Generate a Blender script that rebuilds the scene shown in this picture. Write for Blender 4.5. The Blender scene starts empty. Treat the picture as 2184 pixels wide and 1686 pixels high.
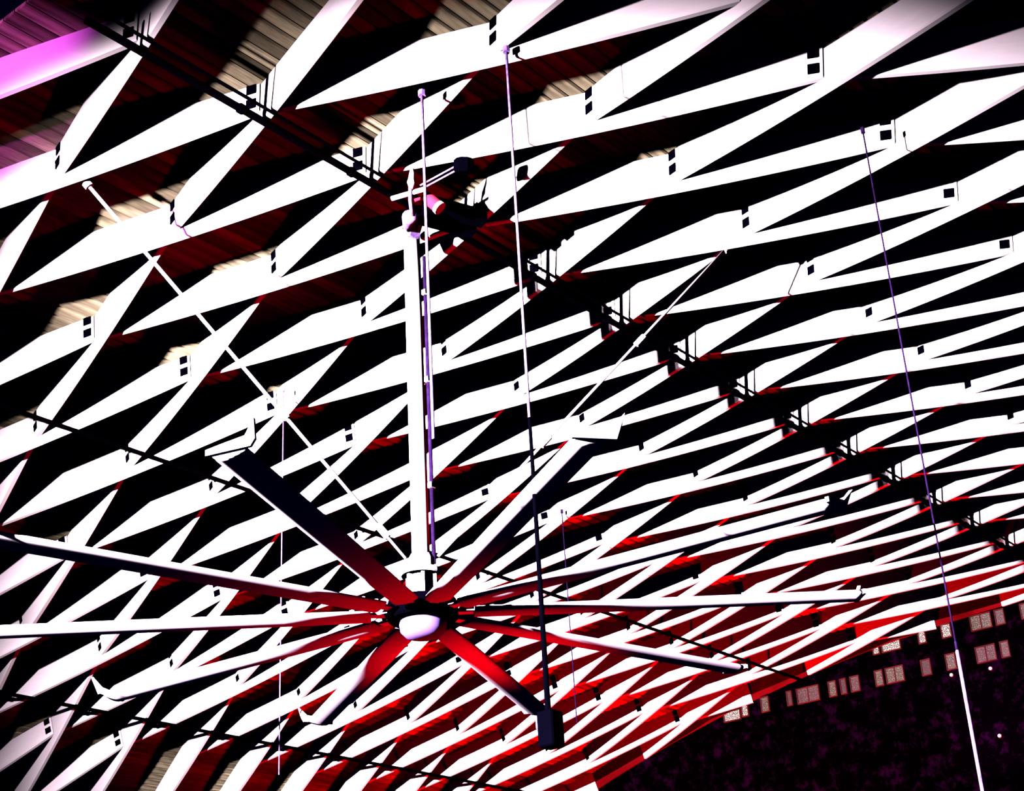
import bpy, bmesh, math, random
from mathutils import Vector, Matrix

C = bpy.context.scene.collection
S = bpy.context.scene
PI = math.pi

# ------------------------------------------------------------------ camera
YAW, PITCH, ROLL = -0.6616064, 0.4440895, -0.0583228
Fv = Vector((math.sin(YAW)*math.cos(PITCH), math.cos(YAW)*math.cos(PITCH), math.sin(PITCH)))
R0v = Vector((math.cos(YAW), -math.sin(YAW), 0.0))
U0v = R0v.cross(Fv)
Rv = R0v*math.cos(ROLL) + U0v*math.sin(ROLL)
Uv = -R0v*math.sin(ROLL) + U0v*math.cos(ROLL)
cam = bpy.data.cameras.new('camera')
cam.sensor_width = 36.0
cam.lens = 36.0*3288.0/2184.0
cam.clip_end = 200
co = bpy.data.objects.new('camera', cam)
co.matrix_world = Matrix(((Rv.x, Uv.x, -Fv.x, 0), (Rv.y, Uv.y, -Fv.y, 0), (Rv.z, Uv.z, -Fv.z, 0), (0, 0, 0, 1)))
C.objects.link(co)
S.camera = co

# ------------------------------------------------------------------ light and exposure
S.view_settings.view_transform = 'Standard'
S.view_settings.look = 'None'
S.view_settings.gamma = 1.0
S.view_settings.exposure = 0.0
S.view_settings.use_curve_mapping = False
S.cycles.diffuse_bounces = 0          # a hall of black depths: one hard lamp, no fill
S.cycles.glossy_bounces = 1
w = bpy.data.worlds.new('night'); S.world = w
w.use_nodes = True
w.node_tree.nodes['Background'].inputs[0].default_value = (0.03, 0.02, 1.0, 1)
w.node_tree.nodes['Background'].inputs[1].default_value = 0.006


def spot(name, loc, aim, power, color, size, blend, radius):
    l = bpy.data.lights.new(name, 'SPOT')
    l.energy = power; l.color = color
    l.spot_size = math.radians(size); l.spot_blend = blend; l.shadow_soft_size = radius
    o = bpy.data.objects.new(name, l)
    o.location = loc
    o.rotation_euler = (Vector(aim)-Vector(loc)).to_track_quat('-Z', 'Y').to_euler()
    C.objects.link(o)
    return o


# the hall's work light, low behind the camera on the left, raking along the vault
spot('flood_lamp', (-6.55, -0.5, 3.64), (-7.06, 9.15, 0.88), 80000, (1.0, 0.75, 0.92), 87, 0.6, 0.09)
# unseen magenta light added to turn the nearest rafters pink
spot('added_magenta_light', (-6.9, -0.5, 4.0), (-7.5, 4.4, 6.2), 3000, (1.0, 0.11, 1.0), 20, 0.9, 0.05)
# made-up red lights that redden the far roof boards and the fan blades
spot('added_red_light', (-11.0, 19.3, -0.5), (-10.8, 17.2, 5.5), 13000, (1.0, 0.0, 0.0), 100, 1.0, 0.5)
spot('added_red_light', (-11.5, 15.0, -1.0), (-11.8, 15.6, 6), 1100, (1.0, 0.0, 0.0), 70, 1.0, 0.5)
spot('added_red_light', (-6.9, 9.3, 1.0), (-6.75, 7.9, 3.1), 420, (1.0, 0.0, 0.003), 56, 1.0, 0.3)
# violet light added to tint the right of the far wall
spot('added_violet_light', (-7.7, 18.9, 3.6), (-7.8, 20.0, 4.5), 800, (0.9, 0.04, 0.9), 56, 1.0, 0.1)

# ------------------------------------------------------------------ materials


def mat(name, base, rough=0.6, metal=0.0, vary=0.0, scale=8.0, rand=0.0, emit=None, estr=0.0, stretch=None, spec=0.0):
    m = bpy.data.materials.new(name); m.use_nodes = True
    nt = m.node_tree; b = nt.nodes['Principled BSDF']
    b.inputs['Base Color'].default_value = (*base, 1)
    b.inputs['Roughness'].default_value = rough
    b.inputs['Metallic'].default_value = metal
    b.inputs['Specular IOR Level'].default_value = spec
    if vary > 0 or rand > 0:
        tc = nt.nodes.new('ShaderNodeTexCoord')
        mp = nt.nodes.new('ShaderNodeMapping')
        if stretch: mp.inputs['Scale'].default_value = stretch
        nz = nt.nodes.new('ShaderNodeTexNoise'); nz.inputs['Scale'].default_value = scale
        nz.inputs['Detail'].default_value = 6
        nt.links.new(tc.outputs['Object'], mp.inputs[0]); nt.links.new(mp.outputs[0], nz.inputs['Vector'])
        mr = nt.nodes.new('ShaderNodeMapRange')
        mr.inputs['From Min'].default_value = 0.3; mr.inputs['From Max'].default_value = 0.7
        mr.inputs['To Min'].default_value = 1-vary; mr.inputs['To Max'].default_value = 1.0
        nt.links.new(nz.outputs['Fac'], mr.inputs['Value'])
        fac = mr.outputs[0]
        if rand > 0:
            oi = nt.nodes.new('ShaderNodeObjectInfo')
            m2 = nt.nodes.new('ShaderNodeMapRange')
            m2.inputs['To Min'].default_value = 1-rand; m2.inputs['To Max'].default_value = 1.0
            nt.links.new(oi.outputs['Random'], m2.inputs['Value'])
            mu = nt.nodes.new('ShaderNodeMath'); mu.operation = 'MULTIPLY'
            nt.links.new(fac, mu.inputs[0]); nt.links.new(m2.outputs[0], mu.inputs[1]); fac = mu.outputs[0]
        vm = nt.nodes.new('ShaderNodeVectorMath'); vm.operation = 'SCALE'
        vm.inputs[0].default_value = base
        nt.links.new(fac, vm.inputs['Scale'])
        nt.links.new(vm.outputs[0], b.inputs['Base Color'])
    if emit:
        b.inputs['Emission Color'].default_value = (*emit, 1)
        b.inputs['Emission Strength'].default_value = estr
    return m


M = {
    'rafter': mat('white_painted_timber', (0.82, 0.82, 0.80), 0.7, vary=0.08, scale=5, stretch=(1, 1, 6)),
    'deck': mat('brown_roof_boards', (0.62, 0.58, 0.33), 0.85, vary=0.8, scale=3.5, rand=0.85, stretch=(4, 0.6, 4)),
    'black': mat('black_steel', (0.0002, 0.0002, 0.0008), 0.6, vary=0.2),
    'dark': mat('dark_pipe', (0.0002, 0.0001, 0.0004), 0.7, vary=0.2),
    'white_steel': mat('white_coated_steel', (0.80, 0.76, 0.86), 0.45, vary=0.06),
    'blade': mat('silver_fan_blade', (0.62, 0.55, 0.68), 0.5, vary=0.06, scale=12),
    'violet_steel': mat('violet_coated_steel', (0.13, 0.09, 0.36), 0.5, vary=0.1),
    'cable': mat('pale_violet_cable', (0.30, 0.18, 0.55), 0.5, vary=0.7, scale=30),
    'dcable': mat('dark_cable', (0.014, 0.005, 0.034), 0.6, vary=0.6, scale=20),
    'red': mat('red_lamp_housing', (0.75, 0.02, 0.05), 0.5, vary=0.2),
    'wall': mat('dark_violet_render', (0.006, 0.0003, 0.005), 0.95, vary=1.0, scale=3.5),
    'plate': mat('red_brown_wall_plate', (0.11, 0.001, 0.002), 0.8, vary=0.4, scale=4),
    'trim': mat('dark_window_frame', (0.06, 0.008, 0.008), 0.7, vary=0.2),
}


# far wall: speckled violet light painted in as ragged blotches on near-black render
nt = M['wall'].node_tree
for nd in nt.nodes:
    if nd.type == 'TEX_NOISE': nd.inputs['Detail'].default_value = 12; nd.inputs['Roughness'].default_value = 0.75
    if nd.type == 'MAP_RANGE':
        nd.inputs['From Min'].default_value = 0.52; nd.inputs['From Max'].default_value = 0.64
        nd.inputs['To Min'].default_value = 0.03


def pane_mat(name, col, strength):
    m = bpy.data.materials.new(name); m.use_nodes = True
    nt = m.node_tree; b = nt.nodes['Principled BSDF']
    b.inputs['Base Color'].default_value = (0.02, 0.015, 0.015, 1)
    b.inputs['Roughness'].default_value = 0.3
    tc = nt.nodes.new('ShaderNodeTexCoord')
    nz = nt.nodes.new('ShaderNodeTexNoise'); nz.inputs['Scale'].default_value = 75; nz.inputs['Detail'].default_value = 3
    nt.links.new(tc.outputs['Object'], nz.inputs['Vector'])
    cr = nt.nodes.new('ShaderNodeValToRGB')
    e = cr.color_ramp.elements
    e[0].position = 0.46; e[0].color = (0.04*col[0], 0.02*col[1], 0.02*col[2], 1)
    e[1].position = 0.66; e[1].color = (*col, 1)
    nt.links.new(nz.outputs['Fac'], cr.inputs[0])
    nt.links.new(cr.outputs[0], b.inputs['Emission Color'])
    b.inputs['Emission Strength'].default_value = strength
    return m


PANE = {'bright': pane_mat('window_pane_bright', (1.0, 0.9, 0.8), 2.0),
        'cream': pane_mat('window_pane_cream', (1.0, 0.70, 0.45), 0.5),
        'rose': pane_mat('window_pane_rose', (1.0, 0.42, 0.42), 0.4),
        'dim': pane_mat('window_pane_dim', (0.8, 0.25, 0.25), 0.22)}

# ------------------------------------------------------------------ helpers


def obj(name, bm, m, parent=None, loc=None, smooth=False):
    bmesh.ops.recalc_face_normals(bm, faces=bm.faces)
    me = bpy.data.meshes.new(name); bm.to_mesh(me); bm.free()
    me.materials.append(m)
    if smooth:
        for p in me.polygons: p.use_smooth = True
    o = bpy.data.objects.new(name, me); C.objects.link(o)
    if loc is not None: o.location = loc
    if parent: o.parent = parent
    return o


def empty(name, loc=(0, 0, 0), parent=None):
    o = bpy.data.objects.new(name, None); C.objects.link(o); o.location = loc
    o.empty_display_size = 0.1
    if parent: o.parent = parent
    return o


def tag(o, label, cat, group=None):
    o['label'] = label; o['category'] = cat
    if group: o['group'] = group
    return o


def add_box(bm, x0, x1, y0, y1, z0, z1, mtx=None, bev=0.0):
    vs = [bm.verts.new(p) for p in ((x0, y0, z0), (x1, y0, z0), (x1, y1, z0), (x0, y1, z0), (x0, y0, z1), (x1, y0, z1), (x1, y1, z1), (x0, y1, z1))]
    fs = [bm.faces.new([vs[i] for i in q]) for q in ((0, 3, 2, 1), (4, 5, 6, 7), (0, 1, 5, 4), (1, 2, 6, 5), (2, 3, 7, 6), (3, 0, 4, 7))]
    if bev > 0:
        es = list({e for f in fs for e in f.edges})
        r = bmesh.ops.bevel(bm, geom=es, offset=bev, segments=1, affect='EDGES')
        vs = list({v for f in r['faces'] for v in f.verts} | {v for v in vs if v.is_valid})
    if mtx is not None:
        for v in vs:
            if v.is_valid: v.co = mtx @ v.co


def sweep(bm, pts, radii, n=10, caps=True):
    """round tube through pts with a radius per point"""
    pts = [Vector(p) for p in pts]
    if not hasattr(radii, '__len__'): radii = [radii]*len(pts)
    rings = []
    up = None
    for i, p in enumerate(pts):
        t = (pts[min(i+1, len(pts)-1)]-pts[max(i-1, 0)]).normalized()
        if up is None:
            up = t.orthogonal().normalized()
        up = (up - t*up.dot(t)).normalized()
        s = t.cross(up)
        rings.append([bm.verts.new(p + (up*math.cos(2*PI*k/n)+s*math.sin(2*PI*k/n))*radii[i]) for k in range(n)])
    for a, b in zip(rings, rings[1:]):
        for k in range(n):
            bm.faces.new((a[k], a[(k+1) % n], b[(k+1) % n], b[k]))
    if caps:
        bm.faces.new(rings[0][::-1]); bm.faces.new(rings[-1])


def lathe(bm, prof, n=32):
    """closed solid of revolution about z from (radius, z) pairs"""
    rings = []
    for r, z in prof:
        if r < 1e-6: rings.append([bm.verts.new((0, 0, z))])
        else: rings.append([bm.verts.new((r*math.cos(2*PI*k/n), r*math.sin(2*PI*k/n), z)) for k in range(n)])
    for a, b in zip(rings, rings[1:]):
        for k in range(n):
            k2 = (k+1) % n
            if len(a) == 1 and len(b) == 1: continue
            if len(a) == 1: bm.faces.new((a[0], b[k], b[k2]))
            elif len(b) == 1: bm.faces.new((a[k], a[k2], b[0]))
            else: bm.faces.new((a[k], a[k2], b[k2], b[k]))


# ------------------------------------------------------------------ the vault
XC, ZC, RB = -6.4765598, -17.9779226, 24.1943275
RD = RB + 0.13                   # underside of the roof boards
T0, DT, Y0 = 0.1305394, 0.0635189, 5.6054497
YW = 20.0                        # far gable wall
DM, DE = 0.31, 0.225             # rafter depth at the middle and at the ends
TH = 0.05
YA, YB = 0.0, 0.055


def theta(v): return T0 - v*DT


def on_vault(v, y, drop=0.0):
    t = theta(v); r = RD-drop
    return Vector((XC+r*math.sin(t), y, ZC+r*math.cos(t)))


ceiling = empty('ceiling', (XC, YW/2, ZC+RD)); ceiling['kind'] = 'structure'
inv_c = Matrix.Translation(-ceiling.location)

# roof boards, running along the ridge, each a board with chamfered edges
BW = 0.118
v_lo, v_hi = -3.6, 11.2
YD0 = 4.1
bm = bmesh.new()
h, c, g = 0.030, 0.012, 0.004
prof = [(-BW/2+g+c, 0), (BW/2-g-c, 0), (BW/2-g, c), (BW/2-g, h), (-BW/2+g, h), (-BW/2+g, c)]
ra = [bm.verts.new((x, YD0, z)) for x, z in prof]; rb = [bm.verts.new((x, YW-0.02, z)) for x, z in prof]
for k in range(6): bm.faces.new((ra[k], ra[(k+1) % 6], rb[(k+1) % 6], rb[k]))
bm.faces.new(ra); bm.faces.new(rb)
board0 = obj('roof_board', bm, M['deck'])
nb = int((v_hi-v_lo)*DT*RD/BW)
for k in range(nb):
    o = board0 if k == 0 else board0.copy()
    if k: C.objects.link(o)
    t = theta(v_lo) - k*BW/RD
    o.parent = ceiling
    o.location = Vector((XC+RD*math.sin(t), 0, ZC+RD*math.cos(t))) - ceiling.location
    o.rotation_euler = (0, t, 0)


def rafter_mesh(sgn, t_lo=-2.0, t_hi=2.0):
    """upright board over two lattice fields; origin at its middle on the deck, z up the radius"""
    bm = bmesh.new()
    n = 10
    ds, dy = RD*DT, 0.5
    L = math.hypot(ds, dy)
    ns, ny = -dy/L, sgn*ds/L             # thickness direction in (s, y)
    e0, e1 = -1+YB+0.018, 1+YB-0.018      # ends butt against the crossing boards
    prev = None
    t_lo = max(t_lo, e0); t_hi = min(t_hi, e1)
    for k in range(n+1):
        t = t_lo+(t_hi-t_lo)*k/n
        a = t*DT
        y = sgn*0.5*t
        ct, st = math.cos(a), math.sin(a)
        base = Vector((RD*st, y, RD*ct-RD)); rad = Vector((st, 0, ct))
        N = Vector((ct*ns, ny, -st*ns))
        d = DM-(DM-DE)*t*t
        ch = 0.008
        ring = [bm.verts.new(p) for p in (base-N*TH/2-rad*0.001, base+N*TH/2-rad*0.001, base+N*TH/2-rad*(d-ch), base+N*(TH/2-ch)-rad*d, base-N*(TH/2-ch)-rad*d, base-N*TH/2-rad*(d-ch))]
        if prev:
            for q in range(6): bm.faces.new((prev[q], prev[(q+1) % 6], ring[(q+1) % 6], ring[q]))
        else: bm.faces.new(ring)
        prev = ring
    bm.faces.new(prev)
    return bm


def washer_mesh():
    bm = bmesh.new()
    add_box(bm, -0.037, 0.037, -0.006, 0.006, -0.037, 0.037, bev=0.003)
    bolt = [(0.014, -0.012), (0.014, 0.0)]
    sweep(bm, [(0, -0.006, 0), (0, -0.016, 0)], 0.013, 6)
    return bm


# in view or next to it, in lattice steps: rows v and places i along the ridge
def project(p):
    z = p.dot(Fv)
    if z < 0.5: return None
    return 1092+3288*p.dot(Rv)/z, 843-3288*p.dot(Uv)/z


rafters = {}
washer0 = None
full = {}
for v in range(-3, 11):
    odd = v % 2
    for ii in range(-4, 16):
        i = ii + (0.5 if odd else 0.0)
        yc = Y0+i+(YA if odd else YB)
        sgn = 1 if odd else -1           # odd rows: A boards, even rows: B boards
        if yc-0.5 > YW-0.03: continue
        # does the photograph show any of it?
        vis = False
        for k in range(-10, 11):
            t = k/10*0.98
            for dr in (0.0, 0.27):
                q = project(on_vault(v-t, yc+sgn*0.5*t, dr))
                if q and -2 < q[0] < 2186 and 112 < q[1] < 1573: vis = True
        if not vis: continue
        tl, th_ = -2.0, 2.0
        if yc+0.53 > YW-0.03:             # cut off at the gable wall
            lim = (YW-0.03-yc)/0.5
            if sgn > 0: th_ = lim
            else: tl = -lim
        if (tl, th_) == (-2.0, 2.0):
            if sgn in full:
                o = full[sgn].copy(); C.objects.link(o)
            else:
                o = obj('rafter', rafter_mesh(sgn), M['rafter']); full[sgn] = o
        else:
            o = obj('rafter', rafter_mesh(sgn, tl, th_), M['rafter'])
        o.parent = ceiling
        t = theta(v)
        o.location = Vector((XC+RD*math.sin(t), yc, ZC+RD*math.cos(t))) - ceiling.location
        o.rotation_euler = (0, t, 0)
        rafters[(v, i)] = o
print('rafters', len(rafters), 'boards', nb)

# two square bolt plates at every crossing, on the camera-side face of the A board
ds = RD*DT
La = math.hypot(ds, 0.5)
for (v, i), o in list(rafters.items()):
    sg = 1 if v % 2 else -1
    # A boards carry theirs at the far end, B boards at their lower end
    t = 1.0 if sg > 0 else -1.0+YB+0.035
    y = sg*0.5*t
    if Y0+i+y > YW-0.1: continue
    for dd in (0.032, 0.148):
        a = t*DT
        base = Vector(((RD-dd)*math.sin(a), y, (RD-dd)*math.cos(a)-RD))
        N = Vector((sg*0.5/La*math.cos(a), -ds/La, -sg*0.5/La*math.sin(a)))
        Tn = Vector((ds/La*math.cos(a), sg*0.5/La, -ds/La*math.sin(a)))
        wz = Vector((math.sin(a), 0, math.cos(a)))
        if washer0 is None:
            washer0 = wo = obj('bolt_plate', washer_mesh(), M['black'])
        else:
            wo = washer0.copy(); C.objects.link(wo)
        wo.parent = o
        p = base + N*(TH/2+0.003)
        wo.matrix_local = Matrix(((Tn.x, -N.x, wz.x, p.x), (Tn.y, -N.y, wz.y, p.y), (Tn.z, -N.z, wz.z, p.z), (0, 0, 0, 1)))

# ------------------------------------------------------------------ far gable wall and its windows
bm = bmesh.new()
top = []
for k in range(0, 61):
    t = theta(-4)+(theta(11.5)-theta(-4))*k/60
    top.append((XC+(RD+0.05)*math.sin(t), ZC+(RD+0.05)*math.cos(t)))
bot = -3.0
for yy in (YW, YW+0.3):
    pass
fa = [bm.verts.new((x, YW, z)) for x, z in top]; fb = [bm.verts.new((x, YW, bot)) for x, z in top]
ba = [bm.verts.new((x, YW+0.3, z)) for x, z in top]; bb = [bm.verts.new((x, YW+0.3, bot)) for x, z in top]
for k in range(60):
    bm.faces.new((fa[k], fa[k+1], fb[k+1], fb[k])); bm.faces.new((ba[k], ba[k+1], bb[k+1], bb[k]))
    bm.faces.new((fa[k], fa[k+1], ba[k+1], ba[k]))
wall = obj('wall_far', bm, M['wall']); wall['kind'] = 'structure'

# arched wall plate under the roof boards
bm = bmesh.new()
prev = None
for k in range(0, 61):
    t = theta(-3.6)+(theta(11)-theta(-3.6))*k/60
    ring = [bm.verts.new((XC+r*math.sin(t), y, ZC+r*math.cos(t))) for r, y in ((RD-0.002, YW-0.001), (RD-0.002, YW-0.028), (RD-0.27, YW-0.028), (RD-0.27, YW-0.001))]
    if prev:
        for q in range(4): bm.faces.new((prev[q], prev[(q+1) % 4], ring[(q+1) % 4], ring[q]))
    else: bm.faces.new(ring)
    prev = ring
bm.faces.new(prev)
tr = obj('trim_1', bm, M['plate']); tr['kind'] = 'structure'

WIN = [(-11.88, -11.61, 5.36, 5.49, 'bright', 1),
       (-11.56, -11.47, 5.38, 5.53, 'bright', 1),
       (-11.22, -11.11, 5.38, 5.58, 'cream', 1),
       (-10.78, -10.72, 5.39, 5.58, 'dim', 1),
       (-10.61, -10.27, 5.38, 5.58, 'rose', 2),
       (-10.09, -9.99, 5.38, 5.58, 'cream', 1),
       (-9.9, -9.83, 5.38, 5.58, 'dim', 1),
       (-9.74, -9.62, 5.38, 5.58, 'rose', 1),
       (-9.35, -9.25, 5.38, 5.58, 'cream', 1),
       (-9.18, -8.93, 5.38, 5.58, 'cream', 2),
       (-8.64, -8.52, 5.38, 5.58, 'dim', 1),
       (-8.27, -8.15, 5.38, 5.58, 'cream', 1),
       (-7.83, -7.57, 5.38, 5.58, 'rose', 2),
       (-7.48, -7.38, 5.38, 5.58, 'rose', 1),
       (-9.32, -9.24, 5.83, 5.96, 'bright', 1),
       (-9.18, -8.91, 5.83, 5.98, 'bright', 1),
       (-8.61, -8.52, 5.83, 5.98, 'bright', 1),
       (-8.26, -8.14, 5.83, 6.0, 'bright', 1),
       (-7.83, -7.55, 5.83, 6.02, 'cream', 2),
       (-7.47, -7.36, 5.83, 6.02, 'rose', 1),
       (-7.11, -6.87, 5.83, 6.02, 'rose', 2)]
for n, (x0, x1, z0, z1, pm, nm) in enumerate(WIN):
    xm, zm = (x0+x1)/2, (z0+z1)/2
    e = empty('window_%d' % (n+1), (xm, YW, zm)); e['kind'] = 'structure'
    hw, hh, fr = (x1-x0)/2, (z1-z0)/2, 0.014
    bm = bmesh.new()
    for (a, b, c_, d) in ((-hw-fr, hw+fr, hh, hh+fr), (-hw-fr, hw+fr, -hh-fr, -hh), (-hw-fr, -hw, -hh, hh), (hw, hw+fr, -hh, hh)):
        add_box(bm, a, b, -0.03, -0.001, c_, d)
    obj('window_frame', bm, M['trim'], e)
    if nm == 2:
        bm = bmesh.new(); add_box(bm, -0.008, 0.008, -0.024, -0.001, -hh, hh); obj('mullion', bm, M['trim'], e)
        for s in (-1, 1):
            bm = bmesh.new(); add_box(bm, min(s*0.008, s*hw), max(s*0.008, s*hw), -0.012, -0.001, -hh, hh); obj('pane', bm, PANE[pm], e)
    else:
        bm = bmesh.new(); add_box(bm, -hw, hw, -0.012, -0.001, -hh, hh); obj('pane', bm, PANE[pm], e)

# little round lamps on the wall
bulb = mat('lamp_glass', (0.9, 0.9, 0.9), 0.3, vary=0.05, emit=(1.0, 0.9, 1.0), estr=1.6)
for (x, z, lab) in ((-8.24, 5.30, 'small round wall lamp under the windows left of the hanging rod'),
                    (-7.68, 5.27, 'small round wall lamp under the double rose window'),
                    (-7.73, 4.37, 'small round wall lamp lowest on the dark far wall')):
    e = empty('wall_lamp', (x, YW, z)); tag(e, lab, 'lamp', 'small lamps on the far wall')
    bm = bmesh.new(); lathe(bm, [(0, -0.0), (0.03, 0.0), (0.03, 0.012), (0, 0.012)], 16)
    o = obj('back_plate', bm, M['trim'], e); o.rotation_euler = (PI/2, 0, 0)
    bm = bmesh.new(); lathe(bm, [(0, 0.012), (0.02, 0.014), (0.021, 0.025), (0.013, 0.038), (0, 0.043)], 16)
    o = obj('bulb', bm, bulb, e, smooth=True); o.rotation_euler = (PI/2, 0, 0)

# ------------------------------------------------------------------ pipes along the roof, under the rafters


def pipe(v, y0, y1, r, label, drop, clips=True):
    e = empty('pipe', on_vault(v, (y0+y1)/2, drop))
    tag(e, label, 'pipe')
    bm = bmesh.new()
    P0, P1 = on_vault(v, y0, drop)-e.location, on_vault(v, y1, drop)-e.location
    sweep(bm, [P0.lerp(P1, k/8) for k in range(9)], r, 12)
    obj('tube', bm, M['dark'], e, smooth=True)
    y = math.ceil(y0)+0.4
    k0 = None
    while clips and y < y1-0.2:
        if k0 is None:
            bm = bmesh.new()
            sweep(bm, [(0, -0.018, 0), (0, 0.018, 0)], r*1.35, 12)
            k0 = o = obj('pipe_clip', bm, M['dark'], e)
        else:
            o = k0.copy(); C.objects.link(o); o.parent = e
        o.location = on_vault(v, y, drop)-e.location
        o.rotation_euler = (0, theta(v), 0)
        y += 1.0
    return e


pipe(1.92, 4.2, YW-0.03, 0.026, 'thick dark pipe running straight along the ridge below the rafters', 0.338)
pipe(1.85, 4.2, YW-0.03, 0.012, 'thin dark pipe running beside the thicker ridge pipe', 0.328, False)
pipe(4.68, 4.6, YW-0.03, 0.021, 'dark pipe passing above the fan hub on the left slope', 0.335)
pipe(7.50, 7.0, YW-0.03, 0.021, 'dark pipe low in the bottom left of the vault', 0.335)

# ------------------------------------------------------------------ the big fan
FX, FY, FZ = -6.50, 7.26, 3.08
fan = empty('ceiling_fan', (FX, FY, FZ))
tag(fan, 'huge white ten-bladed ceiling fan hanging on a long pole from the ridge', 'fan')
PT = 6.03-FZ
bm = bmesh.new(); sweep(bm, [(0, 0, 0.30), (0, 0, 1.2), (0, 0, 2.2), (0, 0, PT)], 0.060, 24)
obj('pole', bm, M['white_steel'], fan, smooth=True)
bm = bmesh.new(); sweep(bm, [(0.075, 0.045, 0.34), (0.075, 0.045, PT-0.25)], 0.014, 10); obj('wiring_tube', bm, M['dcable'], fan, smooth=True)
for z in (0.9, 1.7, 2.4):
    bm = bmesh.new(); add_box(bm, 0.05, 0.092, 0.02, 0.07, z-0.02, z+0.02, bev=0.004)
    obj('tube_clip', bm, M['white_steel'], fan)
bm = bmesh.new(); lathe(bm, [(0, 0.30), (0.085, 0.30), (0.085, 0.38), (0.07, 0.41), (0, 0.41)], 32); obj('pole_collar', bm, M['white_steel'], fan)
bm = bmesh.new(); lathe(bm, [(0, 0.262), (0.135, 0.262), (0.14, 0.27), (0.14, 0.29), (0.13, 0.302), (0, 0.302)], 40); obj('flange', bm, M['white_steel'], fan)
bm = bmesh.new(); lathe(bm, [(0, 0.262), (0.078, 0.262), (0.082, 0.25), (0.082, 0.14), (0.07, 0.09), (0, 0.09)], 32); obj('gearbox', bm, M['white_steel'], fan)
rib0 = None
for k in range(6):
    a = k*PI/3+0.3
    if rib0 is None:
        bm = bmesh.new(); add_box(bm, 0.074, 0.112, -0.012, 0.012, 0.10, 0.262, bev=0.003)
        rib0 = o = obj('gearbox_rib', bm, M['white_steel'], fan)
    else:
        o = rib0.copy(); C.objects.link(o); o.parent = fan
    o.rotation_euler = (0, 0, a)
bm = bmesh.new(); lathe(bm, [(0, 0.105), (0.17, 0.105), (0.225, 0.085), (0.235, 0.05), (0.235, -0.03), (0.22, -0.045), (0, -0.045)], 48)
obj('hub', bm, M['black'], fan)
bm = bmesh.new(); lathe(bm, [(0, -0.045), (0.150, -0.045), (0.155, -0.07), (0.148, -0.115), (0.115, -0.150), (0.06, -0.165), (0, -0.168)], 48)
obj('motor_cap', bm, M['violet_steel'], fan, smooth=True)


def blade_bm(pitch):
    bm = bmesh.new()
    sec = [(0.098*math.cos(2*PI*k/14), 0.032*math.sin(2*PI*k/14)*(1.0-0.25*math.cos(2*PI*k/14))) for k in range(14)]
    prev = None
    for r, sc in ((0.34, 0.92), (0.9, 0.98), (1.6, 1.0), (2.3, 1.0), (2.86, 1.0), (2.90, 0.98)):
        cp, sp = math.cos(pitch), math.sin(pitch)
        ring = [bm.verts.new((r, (x*cp-z*sp)*sc, (x*sp+z*cp)*sc)) for x, z in sec]
        if prev:
            for k in range(14): bm.faces.new((prev[k], prev[(k+1) % 14], ring[(k+1) % 14], ring[k]))
        else: bm.faces.new(ring)
        prev = ring
    bm.faces.new(prev)
    return bm


def winglet_bm(pitch):
    bm = bmesh.new()
    cp, sp = math.cos(pitch), math.sin(pitch)
    pts = []
    out = [(-0.115, -0.012), (0.125, -0.006), (0.15, 0.03), (0.165, 0.12), (0.10, 0.05), (-0.02, 0.035), (-0.115, 0.018)]
    for dx in (0.0, 0.022):
        pts.append([bm.verts.new((2.90+dx+max(0, z-0.03)*0.5, x*cp-z*sp, x*sp+z*cp)) for x, z in out])
    n = len(out)
    bm.faces.new(pts[0]); bm.faces.new(pts[1])
    for k in range(n): bm.faces.new((pts[0][k], pts[0][(k+1) % n], pts[1][(k+1) % n], pts[1][k]))
    return bm


def arm_bm(pitch):
    bm = bmesh.new()
    mt = Matrix.Rotation(pitch, 4, 'X')
    add_box(bm, 0.20, 0.50, -0.035, 0.035, -0.004, 0.012, mt, bev=0.003)
    for x in (0.36, 0.46):
        q = [mt @ Vector((x, 0, 0.01)), mt @ Vector((x, 0, 0.042))]
        sweep(bm, q, 0.02, 8)
    return bm


PITCHB = math.radians(2)
b0 = obj('blade', blade_bm(PITCHB), M['blade'], fan, smooth=True)
wl0 = obj('winglet', winglet_bm(PITCHB), M['blade'], b0)
ar0 = obj('blade_arm', arm_bm(PITCHB), M['white_steel'], b0)
for k in range(10):
    a = 0.0906+k*PI/5
    if k:
        b = b0.copy(); C.objects.link(b); b.parent = fan
        for ch in (wl0, ar0):
            d = ch.copy(); C.objects.link(d); d.parent = b
    else: b = b0
    b.rotation_euler = (0, 0, a)

# ridge mount of the fan: yoke, cross bar, finial, clamp jaws, control box on its twin arms (all carried by the fan)
mt_ = Vector((FX, FY, FZ))


def fp(x, y, z): return Vector((x, y, z))-mt_


bm = bmesh.new()
sweep(bm, [fp(-6.24, 6.77, 5.95), fp(-5.99, 6.84, 5.95)], 0.017, 10); obj('cross_bar', bm, M['white_steel'], fan)
bm = bmesh.new()
sweep(bm, [fp(-6.50, 7.26, 6.0), fp(-6.40, 7.1, 5.94), fp(-6.22, 6.93, 5.86), fp(-6.15, 6.88, 5.82)], [0.02, 0.03, 0.055, 0.035], 14)
sweep(bm, [fp(-6.15, 6.88, 5.82), fp(-6.11, 6.82, 5.90), fp(-6.07, 6.78, 5.97)], 0.014, 10)
obj('yoke', bm, M['cable'], fan, smooth=True)
bm = bmesh.new()
sweep(bm, [fp(-6.08, 6.80, 5.96), fp(-6.05, 6.77, 6.0), fp(-6.04, 6.76, 6.02), fp(-6.02, 6.745, 6.05), fp(-6.01, 6.735, 6.09)], [0.012, 0.03, 0.022, 0.018, 0.008], 12)
obj('finial', bm, M['white_steel'], fan, smooth=True)
bm = bmesh.new()
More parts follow.
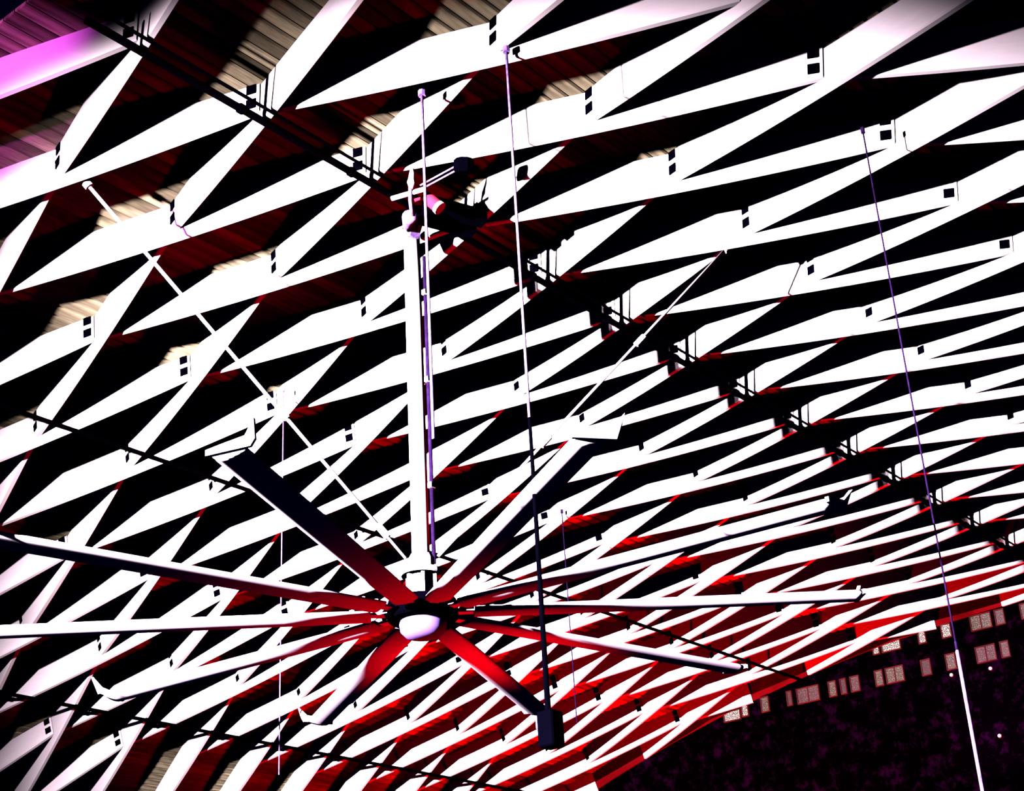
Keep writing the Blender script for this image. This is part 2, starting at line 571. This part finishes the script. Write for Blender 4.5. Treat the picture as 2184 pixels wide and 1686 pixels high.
for s in (-1, 1):
    mtx = Matrix.Translation(fp(-6.50+s*0.075, 7.26-0.04*s, 6.00)) @ Matrix.Rotation(0.45*s, 4, 'Y')
    add_box(bm, -0.022, 0.022, -0.05, 0.05, -0.09, 0.09, mtx, bev=0.006)
obj('clamp_jaws', bm, M['cable'], fan)
bm = bmesh.new()
for s in (0, 0.035):
    sweep(bm, [fp(-6.02+s, 6.83, 5.99-s), fp(-5.66+s, 6.80, 5.97-s)], 0.006, 6)
obj('twin_arms', bm, M['cable'], fan)
bm = bmesh.new()
cb = fp(-5.585, 6.79, 5.93)
lathe(bm, [(0, -0.05), (0.06, -0.05), (0.075, -0.03), (0.075, 0.03), (0.055, 0.05), (0, 0.05)], 8)
o = obj('control_box', bm, M['black'], fan, loc=cb); o.rotation_euler = (0.3, 0.2, 0.3)

bm = bmesh.new()
mtx = Matrix.Translation(fp(-6.16, 7.30, 6.005)) @ Matrix.Rotation(-0.35, 4, 'Z')
for a, b in ((-0.13, -0.03), (0.03, 0.13)):
    add_box(bm, a, b, -0.24, 0.24, -0.05, 0.05, mtx)
add_box(bm, -0.13, 0.13, -0.22, 0.20, -0.03, 0.03, mtx)
obj('mount_dark_block', bm, M['black'], fan)  # added black block; darkens and shadows the rafter crossing beside the mount

# red spotlight clamped beside the mount
sp_ = empty('spotlight', (-6.08, 6.95, 5.98)); tag(sp_, 'short red spotlight with a white rim beside the fan mount at the ridge', 'spotlight')
d = Vector((0.55, 0.40, -0.75)).normalized()
bm = bmesh.new(); sweep(bm, [d*0.0, d*0.05, d*0.12], [0.035, 0.045, 0.045], 16); obj('housing', bm, M['red'], sp_)
bm = bmesh.new(); sweep(bm, [d*0.12, d*0.15], [0.048, 0.05], 16); obj('rim', bm, M['white_steel'], sp_)
bm = bmesh.new(); sweep(bm, [(0, 0, 0), (-0.06, -0.05, -0.03)], 0.012, 8); obj('bracket', bm, M['red'], sp_)

# ------------------------------------------------------------------ wires and cables


def wire(name, a, b, r, m, label, cat, fittings=()):
    a, b = Vector(a), Vector(b)
    e = empty(name, a); tag(e, label, cat)
    bm = bmesh.new(); sweep(bm, [Vector((0, 0, 0)), (b-a)*0.5, b-a], r, 8); obj('line', bm, m, e, smooth=True)
    n = (b-a).normalized()
    for f, nm in fittings:
        p = (b-a)*f
        bm = bmesh.new(); sweep(bm, [p-n*0.06, p-n*0.05, p+n*0.05, p+n*0.06], [r, r*2.0, r*2.0, r], 8); obj(nm, bm, M['white_steel'], e)
    bm = bmesh.new(); sweep(bm, [n*-0.01, n*0.03], r*2.5, 8); obj('end_fitting', bm, m, e)
    return e


wire('guy_wire', (-7.70, 5.27, 6.03), (FX-0.09, FY-0.05, FZ+0.40), 0.013, M['white_steel'], 'pale steel guy wire from the fan pole up to the left, towards the near rafters', 'wire', ((0.62, 'turnbuckle'), (0.93, 'turnbuckle')))
wire('guy_wire', (-4.953, 9.137, 6.018), (FX+0.10, FY+0.06, FZ+0.39), 0.011, M['white_steel'], 'pale steel guy wire from the fan pole up to the right', 'wire', ((0.33, 'turnbuckle'), (0.66, 'turnbuckle')))
wire('cable', (-5.33, 6.09, 6.03), (-5.33, 6.09, 3.6), 0.010, M['cable'], 'pale vertical cable hanging close beside the fan pole', 'cable')
wire('cable', (-4.63, 6.09, 6.0), (-4.63, 6.09, 3.50), 0.009, M['cable'], 'long violet cable hanging right of the fan pole, holding a dark lamp on a stem', 'cable')
wire('cable', (-9.0, 8.32, 5.95), (-9.0, 8.32, 2.6), 0.005, M['cable'], 'thin violet cable hanging left of the fan pole across the left blades', 'cable')
wire('cable', (-9.09, 12.42, 5.93), (-9.09, 12.42, 3.65), 0.006, M['dcable'], 'thin dark cable hanging behind the right-hand fan blades', 'cable')
wire('cable', (-3.33, 8.22, 5.86), (-3.33, 8.22, 2.36), 0.006, M['dcable'], 'thin violet cable hanging at the far right above a pale rod', 'cable')

# pendant lamp on the near cable, dark
pe = empty('pendant_lamp', (-4.63, 6.09, 3.50)); tag(pe, 'dark pendant lamp on a long black stem right of the fan hub', 'lamp')
bm = bmesh.new(); lathe(bm, [(0, 0), (0.010, 0), (0.012, -0.5), (0.014, -1.2), (0.016, -1.62), (0, -1.62)], 14); obj('cord', bm, M['black'], pe)  # lower length of the near cable, coloured black
bm = bmesh.new(); add_box(bm, -0.045, 0.055, -0.045, 0.055, -1.80, -1.62, bev=0.008); obj('lamp_body', bm, M['black'], pe)
bm = bmesh.new(); add_box(bm, -0.062, -0.045, -0.03, 0.02, -1.70, -1.64, bev=0.003); obj('lamp_switch', bm, M['cable'], pe)
# pale rod hanging under the right-hand cable
ro = empty('hanging_rod', (-3.33, 8.22, 2.36)); tag(ro, 'pale rod-shaped tube lamp hanging in front of the dark far wall at lower right', 'lamp')
bm = bmesh.new(); sweep(bm, [(0, 0, 0), (0, 0, -0.05)], 0.008, 8); obj('hook', bm, M['dcable'], ro)
bm = bmesh.new(); sweep(bm, [(0, 0, -0.05), (0, 0, -0.06), (0, 0, -1.2), (0, 0, -1.21)], [0.008, 0.011, 0.011, 0.008], 12); obj('tube', bm, M['cable'], ro, smooth=True)
